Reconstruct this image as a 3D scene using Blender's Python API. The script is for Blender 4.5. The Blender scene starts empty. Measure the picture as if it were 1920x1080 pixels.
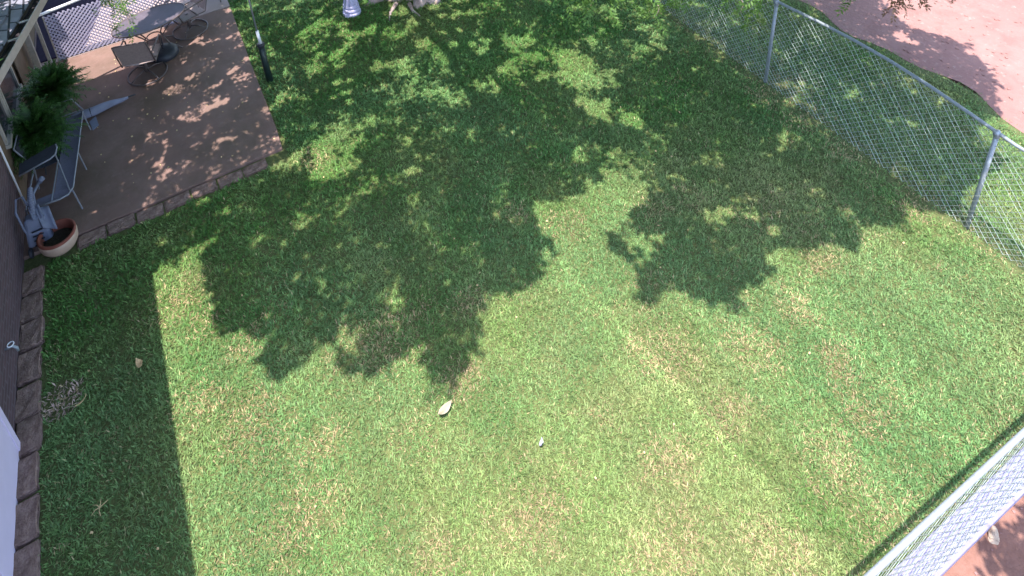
import bpy, bmesh, math, random
import numpy as np
from mathutils import Vector, Matrix

random.seed(7); rng = np.random.default_rng(11)
sc = bpy.context.scene
COL = sc.collection

# ------------------------------------------------------------------ camera
cam_d = bpy.data.cameras.new('camera'); cam = bpy.data.objects.new('camera', cam_d); COL.objects.link(cam)
CAM_R = Vector((0.8715680, -0.4861608, -0.0633781)); CAM_U = Vector((0.2467052, 0.3231795, 0.9136146)); CAM_F = Vector((0.4236811, 0.8119130, -0.4016113))
cam.matrix_world = Matrix((( CAM_R.x, CAM_U.x, -CAM_F.x, 0), (CAM_R.y, CAM_U.y, -CAM_F.y, 0), (CAM_R.z, CAM_U.z, -CAM_F.z, 7.639722), (0, 0, 0, 1)))
cam_d.sensor_width = 36; cam_d.sensor_fit = 'HORIZONTAL'; cam_d.lens = 23.893
cam_d.shift_x = -0.046198*-1 if False else 0.046198; cam_d.shift_y = -0.406428
cam_d.clip_start = 0.05; cam_d.clip_end = 500
sc.camera = cam

# ------------------------------------------------------------------ light
SH = (0.20, 0.20)                                   # shadow drift in x and y per metre of height
sun_v = Vector((-SH[0], -SH[1], 1.0)).normalized()  # towards the sun
SUN_EL = math.asin(sun_v.z); SUN_AZ = math.atan2(sun_v.x, sun_v.y)
w = bpy.data.worlds.new('World'); sc.world = w; w.use_nodes = True
nt = w.node_tree; sky = nt.nodes.new('ShaderNodeTexSky'); sky.sky_type = 'NISHITA'; sky.sun_disc = False
sky.sun_elevation = SUN_EL; sky.sun_rotation = SUN_AZ
nt.links.new(sky.outputs[0], nt.nodes['Background'].inputs[0]); nt.nodes['Background'].inputs[1].default_value = 0.15
sd = bpy.data.lights.new('sun', 'SUN'); sd.energy = 2.2; sd.angle = math.radians(0.53); sd.color = (1.0, 0.95, 0.88)
so = bpy.data.objects.new('sun', sd); COL.objects.link(so); so.rotation_euler = sun_v.to_track_quat('Z', 'Y').to_euler(); so.location = (0, 0, 30)
sc.view_settings.view_transform = 'Standard'; sc.view_settings.look = 'None'; sc.view_settings.exposure = 2.68; sc.view_settings.gamma = 1
sc.view_settings.use_curve_mapping = False
sc.cycles.use_denoising = True
sc.cycles.max_bounces = 6; sc.cycles.transparent_max_bounces = 8; sc.cycles.diffuse_bounces = 3

# ------------------------------------------------------------------ helpers
def mat(name, col, rough=0.8, metal=0.0, var=0.0, scale=8.0, bump=0.0, bscale=40.0, col2=None, detail=6, thresh=None, spec=0.3):
    m = bpy.data.materials.new(name); m.use_nodes = True; t = m.node_tree; b = t.nodes['Principled BSDF']
    b.inputs['Roughness'].default_value = rough; b.inputs['Metallic'].default_value = metal
    b.inputs['Specular IOR Level'].default_value = spec
    b.inputs['Base Color'].default_value = (*col, 1)
    tc = t.nodes.new('ShaderNodeTexCoord')
    if var or col2:
        n = t.nodes.new('ShaderNodeTexNoise'); n.inputs['Scale'].default_value = scale; n.inputs['Detail'].default_value = detail; n.inputs['Roughness'].default_value = .65
        t.links.new(tc.outputs['Object'], n.inputs['Vector'])
        r = t.nodes.new('ShaderNodeValToRGB')
        lo, hi = thresh or (.3, .7)
        r.color_ramp.elements[0].position = lo; r.color_ramp.elements[1].position = hi
        c2 = col2 or tuple(min(1, c*(1+var)) for c in col); c1 = col if col2 else tuple(c*(1-var) for c in col)
        r.color_ramp.elements[0].color = (*c1, 1); r.color_ramp.elements[1].color = (*c2, 1)
        t.links.new(n.outputs['Fac'], r.inputs[0]); t.links.new(r.outputs[0], b.inputs['Base Color'])
    if bump:
        n2 = t.nodes.new('ShaderNodeTexNoise'); n2.inputs['Scale'].default_value = bscale; n2.inputs['Detail'].default_value = 5
        t.links.new(tc.outputs['Object'], n2.inputs['Vector'])
        bp = t.nodes.new('ShaderNodeBump'); bp.inputs['Strength'].default_value = bump; bp.inputs['Distance'].default_value = .02
        t.links.new(n2.outputs['Fac'], bp.inputs['Height']); t.links.new(bp.outputs[0], b.inputs['Normal'])
    return m

class MB:
    def __init__(s): s.v = []; s.f = []
    def add(s, vs, fs):
        o = len(s.v); s.v += [tuple(v) for v in vs]; s.f += [tuple(i+o for i in f) for f in fs]; return s
    def box(s, x0, x1, y0, y1, z0, z1, M=None):
        vs = [Vector((x, y, z)) for x in (x0, x1) for y in (y0, y1) for z in (z0, z1)]
        if M is not None: vs = [M @ v for v in vs]
        return s.add(vs, [(0,1,3,2),(4,6,7,5),(0,4,5,1),(2,3,7,6),(0,2,6,4),(1,5,7,3)])
    def tube(s, path, r, n=8, cap=True):
        path = [Vector(p) for p in path]; N = len(path)
        rs = r if isinstance(r, (list, tuple)) else [r]*N
        vs = []; ref = None
        for i, p in enumerate(path):
            d = (path[min(i+1, N-1)] - path[max(i-1, 0)]).normalized()
            if ref is None:
                ref = d.orthogonal().normalized()
            ref = (ref - d*ref.dot(d)).normalized(); q = d.cross(ref)
            for k in range(n):
                a = 2*math.pi*k/n; vs.append(p + (ref*math.cos(a) + q*math.sin(a))*rs[i])
        fs = []
        for i in range(N-1):
            for k in range(n):
                a, b = i*n+k, i*n+(k+1) % n; fs.append((a, b, b+n, a+n))
        if cap: fs += [tuple(range(n))[::-1], tuple((N-1)*n+k for k in range(n))]
        return s.add(vs, fs)
    def ring(s, c, R, r, n=28, m=6, M=None):
        pts = []
        vs = []; fs = []
        for i in range(n):
            a = 2*math.pi*i/n; d = Vector((math.cos(a), math.sin(a), 0))
            for k in range(m):
                b = 2*math.pi*k/m; p = d*(R + r*math.cos(b)) + Vector((0, 0, r*math.sin(b)))
                vs.append((M @ p if M is not None else p) + Vector(c))
        for i in range(n):
            for k in range(m):
                a, b = i*m+k, i*m+(k+1) % m; c2, d2 = ((i+1) % n)*m+(k+1) % m, ((i+1) % n)*m+k
                fs.append((a, d2, c2, b))
        return s.add(vs, fs)
    def lathe(s, prof, c=(0,0,0), n=24, lobes=0, amp=0, M=None):
        c = Vector(c); vs = []
        for (r, z) in prof:
            for k in range(n):
                a = 2*math.pi*k/n; rr = r*(1 + amp*math.cos(lobes*a))
                p = Vector((rr*math.cos(a), rr*math.sin(a), z)); vs.append((M @ p if M is not None else p) + c)
        fs = []
        for i in range(len(prof)-1):
            for k in range(n):
                a, b = i*n+k, i*n+(k+1) % n; fs.append((a, b, b+n, a+n))
        return s.add(vs, fs)
    def grid(s, fn, nu, nv):
        vs = [fn(i/nu, j/nv) for i in range(nu+1) for j in range(nv+1)]
        fs = [(i*(nv+1)+j, (i+1)*(nv+1)+j, (i+1)*(nv+1)+j+1, i*(nv+1)+j+1) for i in range(nu) for j in range(nv)]
        return s.add(vs, fs)
    def build(s, name, m, parent=None, smooth=False, bevel=0, solid=0):
        me = bpy.data.meshes.new(name); me.from_pydata(s.v, [], s.f); me.update()
        if not solid:
            bm = bmesh.new(); bm.from_mesh(me); bmesh.ops.recalc_face_normals(bm, faces=bm.faces); bm.to_mesh(me); bm.free()
        if smooth: me.polygons.foreach_set('use_smooth', [True]*len(me.polygons))
        me.materials.append(m); o = bpy.data.objects.new(name, me); COL.objects.link(o)
        if parent: o.parent = parent; o.matrix_parent_inverse = Matrix.Translation(-parent.matrix_world.translation) if False else Matrix.Identity(4)
        if bevel:
            b = o.modifiers.new('bevel', 'BEVEL'); b.width = bevel; b.segments = 2; b.limit_method = 'ANGLE'
        if solid:
            b = o.modifiers.new('solid', 'SOLIDIFY'); b.thickness = solid
        return o

def tag(o, label=None, cat=None, group=None, kind=None):
    if label: o['label'] = label
    if cat: o['category'] = cat
    if group: o['group'] = group
    if kind: o['kind'] = kind
    return o
def thing(name, label, cat, loc=(0,0,0), rz=0, group=None):
    o = bpy.data.objects.new(name, None); COL.objects.link(o); o.location = loc; o.rotation_euler = (0, 0, rz); o.empty_display_size = .1
    return tag(o, label, cat, group)
def struct(o): o['kind'] = 'structure'; return o

# value noise for colour maps
def vnoise(x, y, scale, seed):
    r = np.random.default_rng(seed).random((256, 256)); x = x/scale + 91.3; y = y/scale + 47.7
    xi = np.floor(x).astype(int); yi = np.floor(y).astype(int); fx = x-xi; fy = y-yi
    fx = fx*fx*(3-2*fx); fy = fy*fy*(3-2*fy)
    g = lambda a, b: r[a % 256, b % 256]
    return (g(xi, yi)*(1-fx)+g(xi+1, yi)*fx)*(1-fy)+(g(xi, yi+1)*(1-fx)+g(xi+1, yi+1)*fx)*fy
def fbm(x, y, scale, seed): return .55*vnoise(x, y, scale, seed)+.3*vnoise(x, y, scale*.45, seed+1)+.15*vnoise(x, y, scale*.2, seed+2)
def inpoly(x, y, poly):
    c = np.zeros(x.shape, bool); n = len(poly)
    for i in range(n):
        x1, y1 = poly[i]; x2, y2 = poly[(i+1) % n]
        if y1 == y2: continue
        c ^= ((y1 > y) != (y2 > y)) & (x < (x2-x1)*(y-y1)/(y2-y1)+x1)
    return c

# ------------------------------------------------------------------ materials
M_soil = mat('lawn_soil', (.075, .085, .03), 1, var=.4, scale=14, bump=.6)
M_dirt = mat('red_dirt', (.185, .092, .082), .95, col2=(.235, .130, .116), scale=2.2, bump=.5, bscale=18, thresh=(.35, .65))
M_dirt2 = mat('garden_dirt', (.14, .066, .048), .95, col2=(.20, .10, .078), scale=6, bump=.6, bscale=25)
M_conc = mat('patio_concrete', (.128, .074, .062), .85, col2=(.170, .105, .090), scale=1.6, bump=.15, bscale=60, thresh=(.3, .7))
def stain(m, col, scale, lo, hi, amt):
    t = m.node_tree; b = t.nodes['Principled BSDF']; src = b.inputs['Base Color'].links[0].from_socket
    n = t.nodes.new('ShaderNodeTexNoise'); n.inputs['Scale'].default_value = scale; n.inputs['Detail'].default_value = 9; n.inputs['Roughness'].default_value = .7
    tc = t.nodes.new('ShaderNodeTexCoord'); t.links.new(tc.outputs['Object'], n.inputs['Vector'])
    r = t.nodes.new('ShaderNodeMapRange'); r.inputs[1].default_value = lo; r.inputs[2].default_value = hi; r.inputs[4].default_value = amt; t.links.new(n.outputs['Fac'], r.inputs[0])
    mx = t.nodes.new('ShaderNodeMixRGB'); mx.inputs[2].default_value = (*col, 1); t.links.new(r.outputs[0], mx.inputs[0]); t.links.new(src, mx.inputs[1]); t.links.new(mx.outputs[0], b.inputs['Base Color'])
stain(M_conc, (.075, .052, .036), .9, .45, .68, .75); stain(M_conc, (.19, .13, .12), 7, .56, .75, .5)
stain(M_dirt, (.15, .07, .06), 1.1, .5, .72, .6); stain(M_dirt, (.34, .24, .21), 9, .58, .72, .6); stain(M_dirt2, (.07, .035, .03), 3, .5, .7, .6)
M_conc2 = mat('far_concrete', (.25, .185, .175), .85, col2=(.29, .22, .21), scale=2.5, bump=.1)
M_block = mat('edging_concrete', (.095, .052, .042), .95, col2=(.23, .15, .13), scale=16, bump=.7, bscale=50)
M_white = mat('white_paint', (.62, .61, .66), .5, var=.04, scale=5)
M_trim = mat('aged_trim', (.26, .23, .21), .6, var=.15, scale=9)
M_dark = mat('dark_glass', (.02, .02, .03), .12, spec=.6)
M_siding = mat('brown_siding', (.10, .065, .045), .8, var=.3, scale=6)
M_gutter = mat('gutter_paint', (.42, .36, .35), .55, var=.12, scale=12)
M_gutin = mat('gutter_inside', (.03, .025, .03), .9, var=.4, scale=20)  # darker tone for the inside of the gutter
M_metal = mat('galvanised_steel', (.22, .24, .27), .5, metal=.3, var=.12, scale=30)
M_wire = mat('galvanised_wire', (.27, .30, .28), .5, metal=.35, var=.1, scale=20)
M_tubegrey = mat('grey_metal_tube', (.20, .20, .24), .45, metal=.3, var=.1, scale=15)
M_tubebrown = mat('bronze_metal_tube', (.10, .075, .075), .45, metal=.3, var=.15, scale=15)
M_mesh = mat('grey_sling_fabric', (.10, .092, .135), .7, var=.12, scale=30)
M_meshd = mat('dark_sling_fabric', (.035, .035, .05), .8, var=.15, scale=30)
M_sling = mat('brown_sling_fabric', (.24, .18, .17), .75, var=.15, scale=30)
M_plas = mat('grey_blue_plastic', (.105, .112, .165), .5, var=.15, scale=12)
M_plasd = mat('dark_plastic', (.02, .02, .028), .5, var=.2, scale=12)
M_cover = mat('grey_umbrella_cloth', (.15, .155, .22), .75, var=.12, scale=9)
M_black = mat('black_sleeve', (.008, .016, .016), .45, var=.3, scale=14)
M_cream = mat('cream_glaze', (.34, .235, .185), .5, var=.1, scale=10)
M_terra = mat('terracotta', (.15, .042, .028), .7, var=.2, scale=14)
M_shade = mat('shade_sheet', (.016, .010, .028), 1, var=.3, scale=20)
M_potsoil = mat('potting_soil', (.02, .014, .01), 1, var=.5, scale=30, bump=.8)
M_bark = mat('bark', (.22, .145, .13), .95, col2=(.40, .31, .29), scale=9, bump=1, bscale=14)
M_lat = mat('lattice_white', (.34, .31, .42), .6, var=.05, scale=5)
M_rock = mat('tan_rock', (.34, .25, .19), .9, var=.25, scale=12, bump=.5)
M_scrap = mat('pale_dry_leaf', (.30, .25, .18), .8, var=.1, scale=20)
M_straw = mat('straw', (.45, .32, .17), .9, var=.3, scale=40)
M_strip = mat('pale_mow_strip', (.185, .165, .25), .85, var=.15, scale=9, bump=.2)
M_door = mat('door_paint', (.50, .42, .56), .5, var=.04, scale=5)
M_lampw = mat('lamp_white', (.36, .33, .48), .5, var=.08, scale=7)

def leaf_mat(name, c1, c2, trans=.4):
    m = bpy.data.materials.new(name); m.use_nodes = True; t = m.node_tree; b = t.nodes['Principled BSDF']
    g = t.nodes.new('ShaderNodeNewGeometry'); r = t.nodes.new('ShaderNodeValToRGB')
    r.color_ramp.elements[0].color = (*c1, 1); r.color_ramp.elements[1].color = (*c2, 1)
    t.links.new(g.outputs['Random Per Island'], r.inputs[0]); t.links.new(r.outputs[0], b.inputs['Base Color'])
    b.inputs['Roughness'].default_value = .5; b.inputs['Specular IOR Level'].default_value = .35
    tr = t.nodes.new('ShaderNodeBsdfTranslucent'); t.links.new(r.outputs[0], tr.inputs[0])
    mx = t.nodes.new('ShaderNodeMixShader'); mx.inputs[0].default_value = trans
    t.links.new(b.outputs[0], mx.inputs[1]); t.links.new(tr.outputs[0], mx.inputs[2]); t.links.new(mx.outputs[0], t.nodes['Material Output'].inputs[0])
    return m
M_leaf = leaf_mat('tree_leaf', (.07, .15, .03), (.16, .29, .07), .62)
M_fern = leaf_mat('fern_leaf', (.018, .05, .010), (.06, .14, .03), .3)
M_dryleaf = leaf_mat('dried_leaf', (.16, .08, .05), (.28, .16, .09), .2)

def brick_mat(name, axes, c1, c2, mortar, scale=1.0, bw=.22, rh=.075, ms=.012, bump=.4, off=.5):
    m = bpy.data.materials.new(name); m.use_nodes = True; t = m.node_tree; b = t.nodes['Principled BSDF']; b.inputs['Roughness'].default_value = .9
    tc = t.nodes.new('ShaderNodeTexCoord'); sx = t.nodes.new('ShaderNodeSeparateXYZ'); cx = t.nodes.new('ShaderNodeCombineXYZ')
    t.links.new(tc.outputs['Object'], sx.inputs[0]); t.links.new(sx.outputs[axes[0]], cx.inputs[0]); t.links.new(sx.outputs[axes[1]], cx.inputs[1])
    br = t.nodes.new('ShaderNodeTexBrick'); br.offset = off; br.inputs['Scale'].default_value = scale
    br.inputs['Brick Width'].default_value = bw; br.inputs['Row Height'].default_value = rh; br.inputs['Mortar Size'].default_value = ms
    br.inputs['Color1'].default_value = (*c1, 1); br.inputs['Color2'].default_value = (*c2, 1); br.inputs['Mortar'].default_value = (*mortar, 1)
    t.links.new(cx.outputs[0], br.inputs['Vector'])
    n = t.nodes.new('ShaderNodeTexNoise'); n.inputs['Scale'].default_value = 9; n.inputs['Detail'].default_value = 6; t.links.new(tc.outputs['Object'], n.inputs['Vector'])
    mp = t.nodes.new('ShaderNodeMapRange'); mp.inputs[3].default_value = .6; mp.inputs[4].default_value = 1.35; t.links.new(n.outputs['Fac'], mp.inputs[0])
    mu = t.nodes.new('ShaderNodeMixRGB'); mu.blend_type = 'MULTIPLY'; mu.inputs[0].default_value = 1
    t.links.new(br.outputs['Color'], mu.inputs[1]); t.links.new(mp.outputs[0], mu.inputs[2]); t.links.new(mu.outputs[0], b.inputs['Base Color'])
    bp = t.nodes.new('ShaderNodeBump'); bp.inputs['Strength'].default_value = bump; bp.inputs['Distance'].default_value = .01; bp.invert = True
    t.links.new(br.outputs['Fac'], bp.inputs['Height']); t.links.new(bp.outputs[0], b.inputs['Normal'])
    return m
M_brick = brick_mat('wall_brick', (1, 2), (.042, .019, .026), (.066, .030, .038), (.075, .052, .062))
M_shingle = brick_mat('roof_shingle', (1, 0), (.12, .12, .16), (.22, .21, .27), (.02, .02, .03), bw=.30, rh=.14, ms=.012, bump=.8)

# ------------------------------------------------------------------ ground, road, patio
def sheet(name, x0, x1, y0, y1, z, m, nx=1, ny=1):
    return struct(MB().grid(lambda u, v: (x0+(x1-x0)*u, y0+(y1-y0)*v, z), nx, ny).build(name, m))
sheet('ground', -60, 90, -60, 90, -.05, M_dirt2)
sheet('lawn', -2.44, 10.2, .84, 30, 0, M_soil)
# bare dirt outside the near fence stays the ground; dirt drive to the right with an uneven edge
def drive_edge(y): return 10.12 + .10*math.sin(y*2.1) + .06*math.sin(y*5.3+1) - max(0, 3.4-y)*.25
b = MB()
ys = [-4 + i*.25 for i in range(140)]
vs = []; fs = []
for y in ys: vs += [(drive_edge(y), y, .004), (drive_edge(y)+.35, y, .012), (drive_edge(y)+14, y, .012)]
for i in range(len(ys)-1): fs += [(i*3, i*3+1, i*3+4, i*3+3), (i*3+1, i*3+2, i*3+5, i*3+4)]
struct(b.add(vs, fs).build('dirt_road', M_dirt))
def slab(name, pts, z0, z1, m):
    n = len(pts); vs = [(x, y, z0) for x, y in pts]+[(x, y, z1) for x, y in pts]
    fs = [tuple(range(n))[::-1], tuple(range(n, 2*n))]+[(i, (i+1) % n, n+(i+1) % n, n+i) for i in range(n)]
    return struct(MB().add(vs, fs).build(name, m, bevel=.008))
PT = .05
slab('patio', [(-2.44, 8.15), (.90, 8.15), (.93, 8.6), (.95, 10.3), (1.0, 12.405), (-2.44, 12.405)], -.04, PT, M_conc)
slab('patio', [(-2.44, 12.42), (1.0, 12.42), (1.05, 19), (-2.44, 19)], -.04, PT, M_conc2)

# ------------------------------------------------------------------ edging stones
def rough_block(sx, sy, sz, seed):
    bm = bmesh.new(); bmesh.ops.create_cube(bm, size=1)
    bmesh.ops.scale(bm, vec=(sx, sy, sz), verts=bm.verts); bmesh.ops.bevel(bm, geom=bm.edges[:], offset=.014, segments=2, affect='EDGES')
    bmesh.ops.subdivide_edges(bm, edges=[e for e in bm.edges if e.calc_length() > .08], cuts=3, use_grid_fill=True)
    r = random.Random(seed)
    for v in bm.verts: v.co += Vector((r.uniform(-.009, .009), r.uniform(-.009, .009), r.uniform(-.008, .008)))
    me = bpy.data.meshes.new('edging_block'); bm.to_mesh(me); bm.free(); me.materials.append(M_block); return me
blk = [rough_block(.235, .355, .09, k) for k in range(4)]
y = 3.5; k = 0
while y < 7.75:
    o = bpy.data.objects.new('edging_block', blk[k % 4]); COL.objects.link(o)
    o.location = (-2.325+.012*math.sin(k*2.3)+max(0, 5-y)*.02, y, .008+.006*math.sin(k*1.7)); o.rotation_euler = (0, 0, .03*math.sin(k*3.1))
    tag(o, 'rough grey concrete edging block lying in the row between brick wall and lawn', 'edging block', 'edging blocks along the brick wall')
    y += .385 + .012*math.sin(k*1.9); k += 1
fr = [rough_block(.335, .20, .085, 10+k) for k in range(3)]
x = -1.66
for k in range(7):
    o = bpy.data.objects.new('edging_brick', fr[k % 3]); COL.objects.link(o)
    o.location = (x, 8.03+.01*math.sin(k*2.1), .0-.004*k); o.rotation_euler = (0, 0, .02*math.sin(k*2.7))
    tag(o, 'pinkish edging brick set in the row along the front edge of the patio', 'edging brick', 'edging bricks along the patio front')
    x += .355

# ------------------------------------------------------------------ house
WX = -2.44
house = thing('brick_house', 'dark brick house with shingled roof, gutter and white door along the left side', 'house', (0, 0, 0))
MB().box(WX-.3, WX, -3, 9.0, -.05, 3.55).build('wall', M_brick, house)
MB().box(WX-6, WX-.3, -3, 18.5, -.05, 2.8).build('wall', M_siding, house)
MB().box(WX-.3, WX, 9.003, 18.5, -.05, 2.82).build('wall', M_siding, house)
# tall near roof whose eave shades the strip of lawn, and the lower shingled roof over the windows
MB().add([(-1.75, -3, 3.6), (-1.75, 7.62, 3.6), (-7, 7.62, 5.4), (-7, -3, 5.4), (-1.75, -3, 3.68), (-1.75, 7.62, 3.68), (-7, 7.62, 5.48), (-7, -3, 5.48)],
         [(0,1,2,3),(7,6,5,4),(0,4,5,1),(1,5,6,2),(2,6,7,3),(3,7,4,0)]).build('roof', M_shingle, house)
def eavex(y): return -1.60 + (y-9.06)*.27     # front edge of the low roof, slightly skewed to the wall
rb = MB(); y0r, y1r = 7.9, 10.9; ncr = 14
for c in range(ncr):
    a0 = .13 + c*.14; a1 = a0+.17
    def P(a, y, dz): return (eavex(y)-a, y, 2.80+a*.34+dz)
    rb.add([P(a0,y0r,.03),P(a0,y1r,.03),P(a1,y1r,.012),P(a1,y0r,.012),P(a0,y0r,.0),P(a0,y1r,.0),P(a1,y1r,-.02),P(a1,y0r,-.02)],
           [(3,2,1,0),(4,5,6,7),(0,1,5,4),(1,2,6,5),(2,3,7,6),(3,0,4,7)])
roof2 = rb.build('roof', M_shingle, house)
def strip(name, prof, m, par):                # sweep a profile (offset from the eave, z) along the eave
    b = MB(); n = len(prof)
    vs = [(eavex(yy)-a, yy, z) for yy in (y0r, y1r) for a, z in prof]
    return b.add(vs, [(i, i+1, n+i+1, n+i) for i in range(n-1)]).build(name, m, par, solid=.006)
gut = strip('gutter', [(0, 2.86), (-.012, 2.862), (-.012, 2.74)], M_gutter, house)
strip('gutter_floor', [(.0, 2.775), (.125, 2.775), (.125, 2.80)], M_gutin, gut)
for yy in (8.05, 8.65, 9.02, 9.6, 10.3): MB().box(eavex(yy)+.008, eavex(yy)-.12, yy-.012, yy+.012, 2.835, 2.85).build('gutter_bracket', M_gutter, gut)
MB().add([(eavex(y0r)-.13, y0r, 2.76), (eavex(y1r)-.13, y1r, 2.76), (WX-.02, y1r, 2.76), (WX-.02, y0r, 2.76)], [(0,1,2,3)]).build('soffit', M_siding, house, solid=.02)
# windows on the wall under the low roof
def window(y0, y1, z0, z1):
    b = MB(); t = .055; X = WX+.035
    b.box(WX+.002, X, y0, y0+t, z0, z1); b.box(WX+.002, X, y1-t, y1, z0, z1); b.box(WX+.002, X+.03, y0-.02, y1+.02, z0-t, z0-.001); b.box(WX+.002, X, y0+t, y1-t, z1-t, z1)
    f = b.build('window', M_trim, house)
    MB().box(WX+.003, WX+.012, y0+t, y1-t, z0, z1-t).build('pane', M_dark, f)
window(9.96, 11.02, .72, 2.0); window(9.30, 9.92, .95, 2.0)
# white door at the near end of the wall
d = MB().box(WX+.004, WX+.05, 4.55, 5.78, .0, 2.05).build('door', M_door, house, bevel=.012)
MB().box(WX+.0505, WX+.062, 5.70, 5.78, .0, 2.05).build('door_frame', M_door, d)
# porch posts beside the recessed part
for px_, py_, r_ in ((-2.30, 12.15, .045), (-2.16, 12.45, .028)):
    MB().box(px_-r_, px_+r_, py_-r_, py_+r_, PT, 2.6).build('porch_post', M_trim, house, bevel=.008)
MB().box(-2.42, -2.40, 11.25, 12.3, PT, 2.3).build('porch_door', M_siding, house)
MB().tube([(WX+.04, 8.92, .12), (WX+.04, 8.92, 2.7)], .012, 8).build('pipe', M_white, house, smooth=True)
sp = MB(); sp.tube([(WX, 6.57, .44), (WX+.07, 6.57, .44), (WX+.10, 6.56, .40), (WX+.10, 6.555, .36)], [.012, .014, .016, .013], 8)
spig = sp.build('faucet', M_metal, house, smooth=True)
MB().ring((WX+.06, 6.57, .475), .03, .006, 16, 5).build('faucet_handle', M_white, spig)

# ------------------------------------------------------------------ lattice rail at the far end of the patio
lat = thing('lattice_panel', 'white diagonal lattice panel standing across the far end of the patio', 'lattice', (-2.02, 12.44, PT))
b = MB(); Lx, Lz = 2.1, .95
def clipline(p, d):
    ts = [];
    for ax, hi in ((0, Lx), (1, Lz)):
        if abs(d[ax]) > 1e-9: ts.append(sorted(((0-p[ax])/d[ax], (hi-p[ax])/d[ax])))
    t0 = max(t[0] for t in ts); t1 = min(t[1] for t in ts); return (t0, t1) if t1-t0 > .03 else None
for s, yy in ((1, 0), (-1, .009)):
    for i in range(-14, 60):
        p = (i*.078, 0) if s == 1 else (i*.078, 0); d_ = (s*.7071, .7071); c = clipline(p, d_)
        if not c: continue
        A = Vector((p[0]+d_[0]*c[0], yy, p[1]+d_[1]*c[0])); B = Vector((p[0]+d_[0]*c[1], yy, p[1]+d_[1]*c[1])); q = Vector((-d_[1], 0, d_[0]))*.0115
        e = Vector((0, .006, 0)); b.add([A-q, A+q, B+q, B-q, A-q+e, A+q+e, B+q+e, B-q+e], [(0,1,2,3),(7,6,5,4),(0,4,5,1),(1,5,6,2),(2,6,7,3),(3,7,4,0)])
b.build('lattice_slats', M_lat, lat)
b = MB(); b.box(-.02, 0, -.012, .022, 0, Lz); b.box(Lx, Lx+.02, -.012, .022, 0, Lz); b.box(0, Lx, -.012, .022, -.03, 0)
b.build('frame', M_trim, lat)
mm = MB(); P4 = [(-2.4, 12.55), (-1.62, 12.55), (-.85, 15.5), (-2.4, 15.5)]  # dark sheet paints the floor's shade behind the lattice, cut to its outline
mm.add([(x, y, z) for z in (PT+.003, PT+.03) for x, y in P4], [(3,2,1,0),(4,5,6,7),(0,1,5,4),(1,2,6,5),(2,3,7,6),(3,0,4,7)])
tag(mm.build('shade_sheet', M_shade), 'dark sheet painting in the shade on the floor behind the lattice beside the house', 'painted shade')
MB().add([(x, y, z) for z in (2.86, 2.96) for x, y in ((-2.26, 11.95), (-1.55, 15), (-1.2, 18.5), (-2.74, 18.5), (-2.74, 11.95))],
         [(4,3,2,1,0),(5,6,7,8,9),(0,1,6,5),(1,2,7,6),(2,3,8,7),(3,4,9,8),(4,0,5,9)]).build('roof', M_shingle, house)  # unseen roof piece, added to cast the shade behind the lattice
pp = MB().tube([(-2.44, 10.98, 1.76), (-1.84, 11.15, 1.74), (-.9, 11.42, 1.72)], .024, 10).build('awning_bar', M_white, house, smooth=True)
MB().box(-2.439, -2.41, 10.93, 11.03, 1.68, 1.84).build('bracket', M_trim, pp)

# ------------------------------------------------------------------ plants in pots on stands
def fern_mesh(R, n, seed, zc):
    r = random.Random(seed); b = MB()
    for i in range(n):
        az = r.uniform(0, 2*math.pi); inner = r.random(); L = R*r.uniform(.8, 1.2); el = math.radians(r.uniform(15, 88)); seg = 10; droop = r.uniform(.35, .95)*math.cos(el)+.12
        d = Vector((math.cos(az), math.sin(az), 0)); side = Vector((-d.y, d.x, 0)); pts = []
        for k in range(seg+1):
            t = k/seg; pts.append(d*(L*1.1*(t*math.cos(el)+.28*t*t)) + Vector((0, 0, zc + L*1.25*(t*math.sin(el)-droop*.62*t*t))))
        for k in range(seg):
            wv = .050*math.sin(math.pi*min(1, (k+.8)/(seg+.6)))+.006
            p, q = pts[k], pts[k+1]; t = (q-p)
            for s in (-1, 1):
                for h in (0, .33, .66):
                    a = p + t*h; e = a + side*s*wv*r.uniform(.7, 1.25) + t*.5 + Vector((0, 0, r.uniform(-.03, .008))); f = t.normalized()*.009
                    b.add([a-f*.6, e-f*.5, e+f*.5, a+f*1.4], [(0,1,2,3)])
    return b
def potted_fern(label, x, y, ztop, R, seed, n):
    st = thing('plant_stand', 'dark metal plant stand holding '+label[0], 'plant stand', (x, y, PT))
    b = MB(); hs = ztop-.17-PT
    for k in range(3):
        a = 2*math.pi*k/3+.35; b = MB(); b.tube([(.05*math.cos(a), .05*math.sin(a), hs-.01), (.08*math.cos(a), .08*math.sin(a), hs*.5), (.2*math.cos(a), .2*math.sin(a), .01)], .009, 6); b.build('leg', M_plasd, st)
    MB().lathe([(.001, hs-.008), (.11, hs-.008), (.115, hs+.004), (.001, hs+.004)], n=20).build('plate', M_plasd, st)
    f = thing('potted_fern', label[1], 'fern', (x, y, PT+hs+.004))
    MB().lathe([(.001, .0), (.09, 0), (.125, .17), (.112, .17), (.1, .13), (.001, .13)], n=20).build('pot', M_terra, f, smooth=True)
    fern_mesh(R, n, seed, .14).build('fronds', M_fern, f)
potted_fern(('the far fern beside the porch post', 'bushy dark fern in a pot farther along the wall, beside the sunlit patio'), -1.93, 10.52, .72, .40, 3, 240)
potted_fern(('the near fern behind the long mesh bench', 'large arching green fern in a pot nearest the mesh bench'), -2.16, 9.72, .62, .42, 5, 260)

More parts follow.
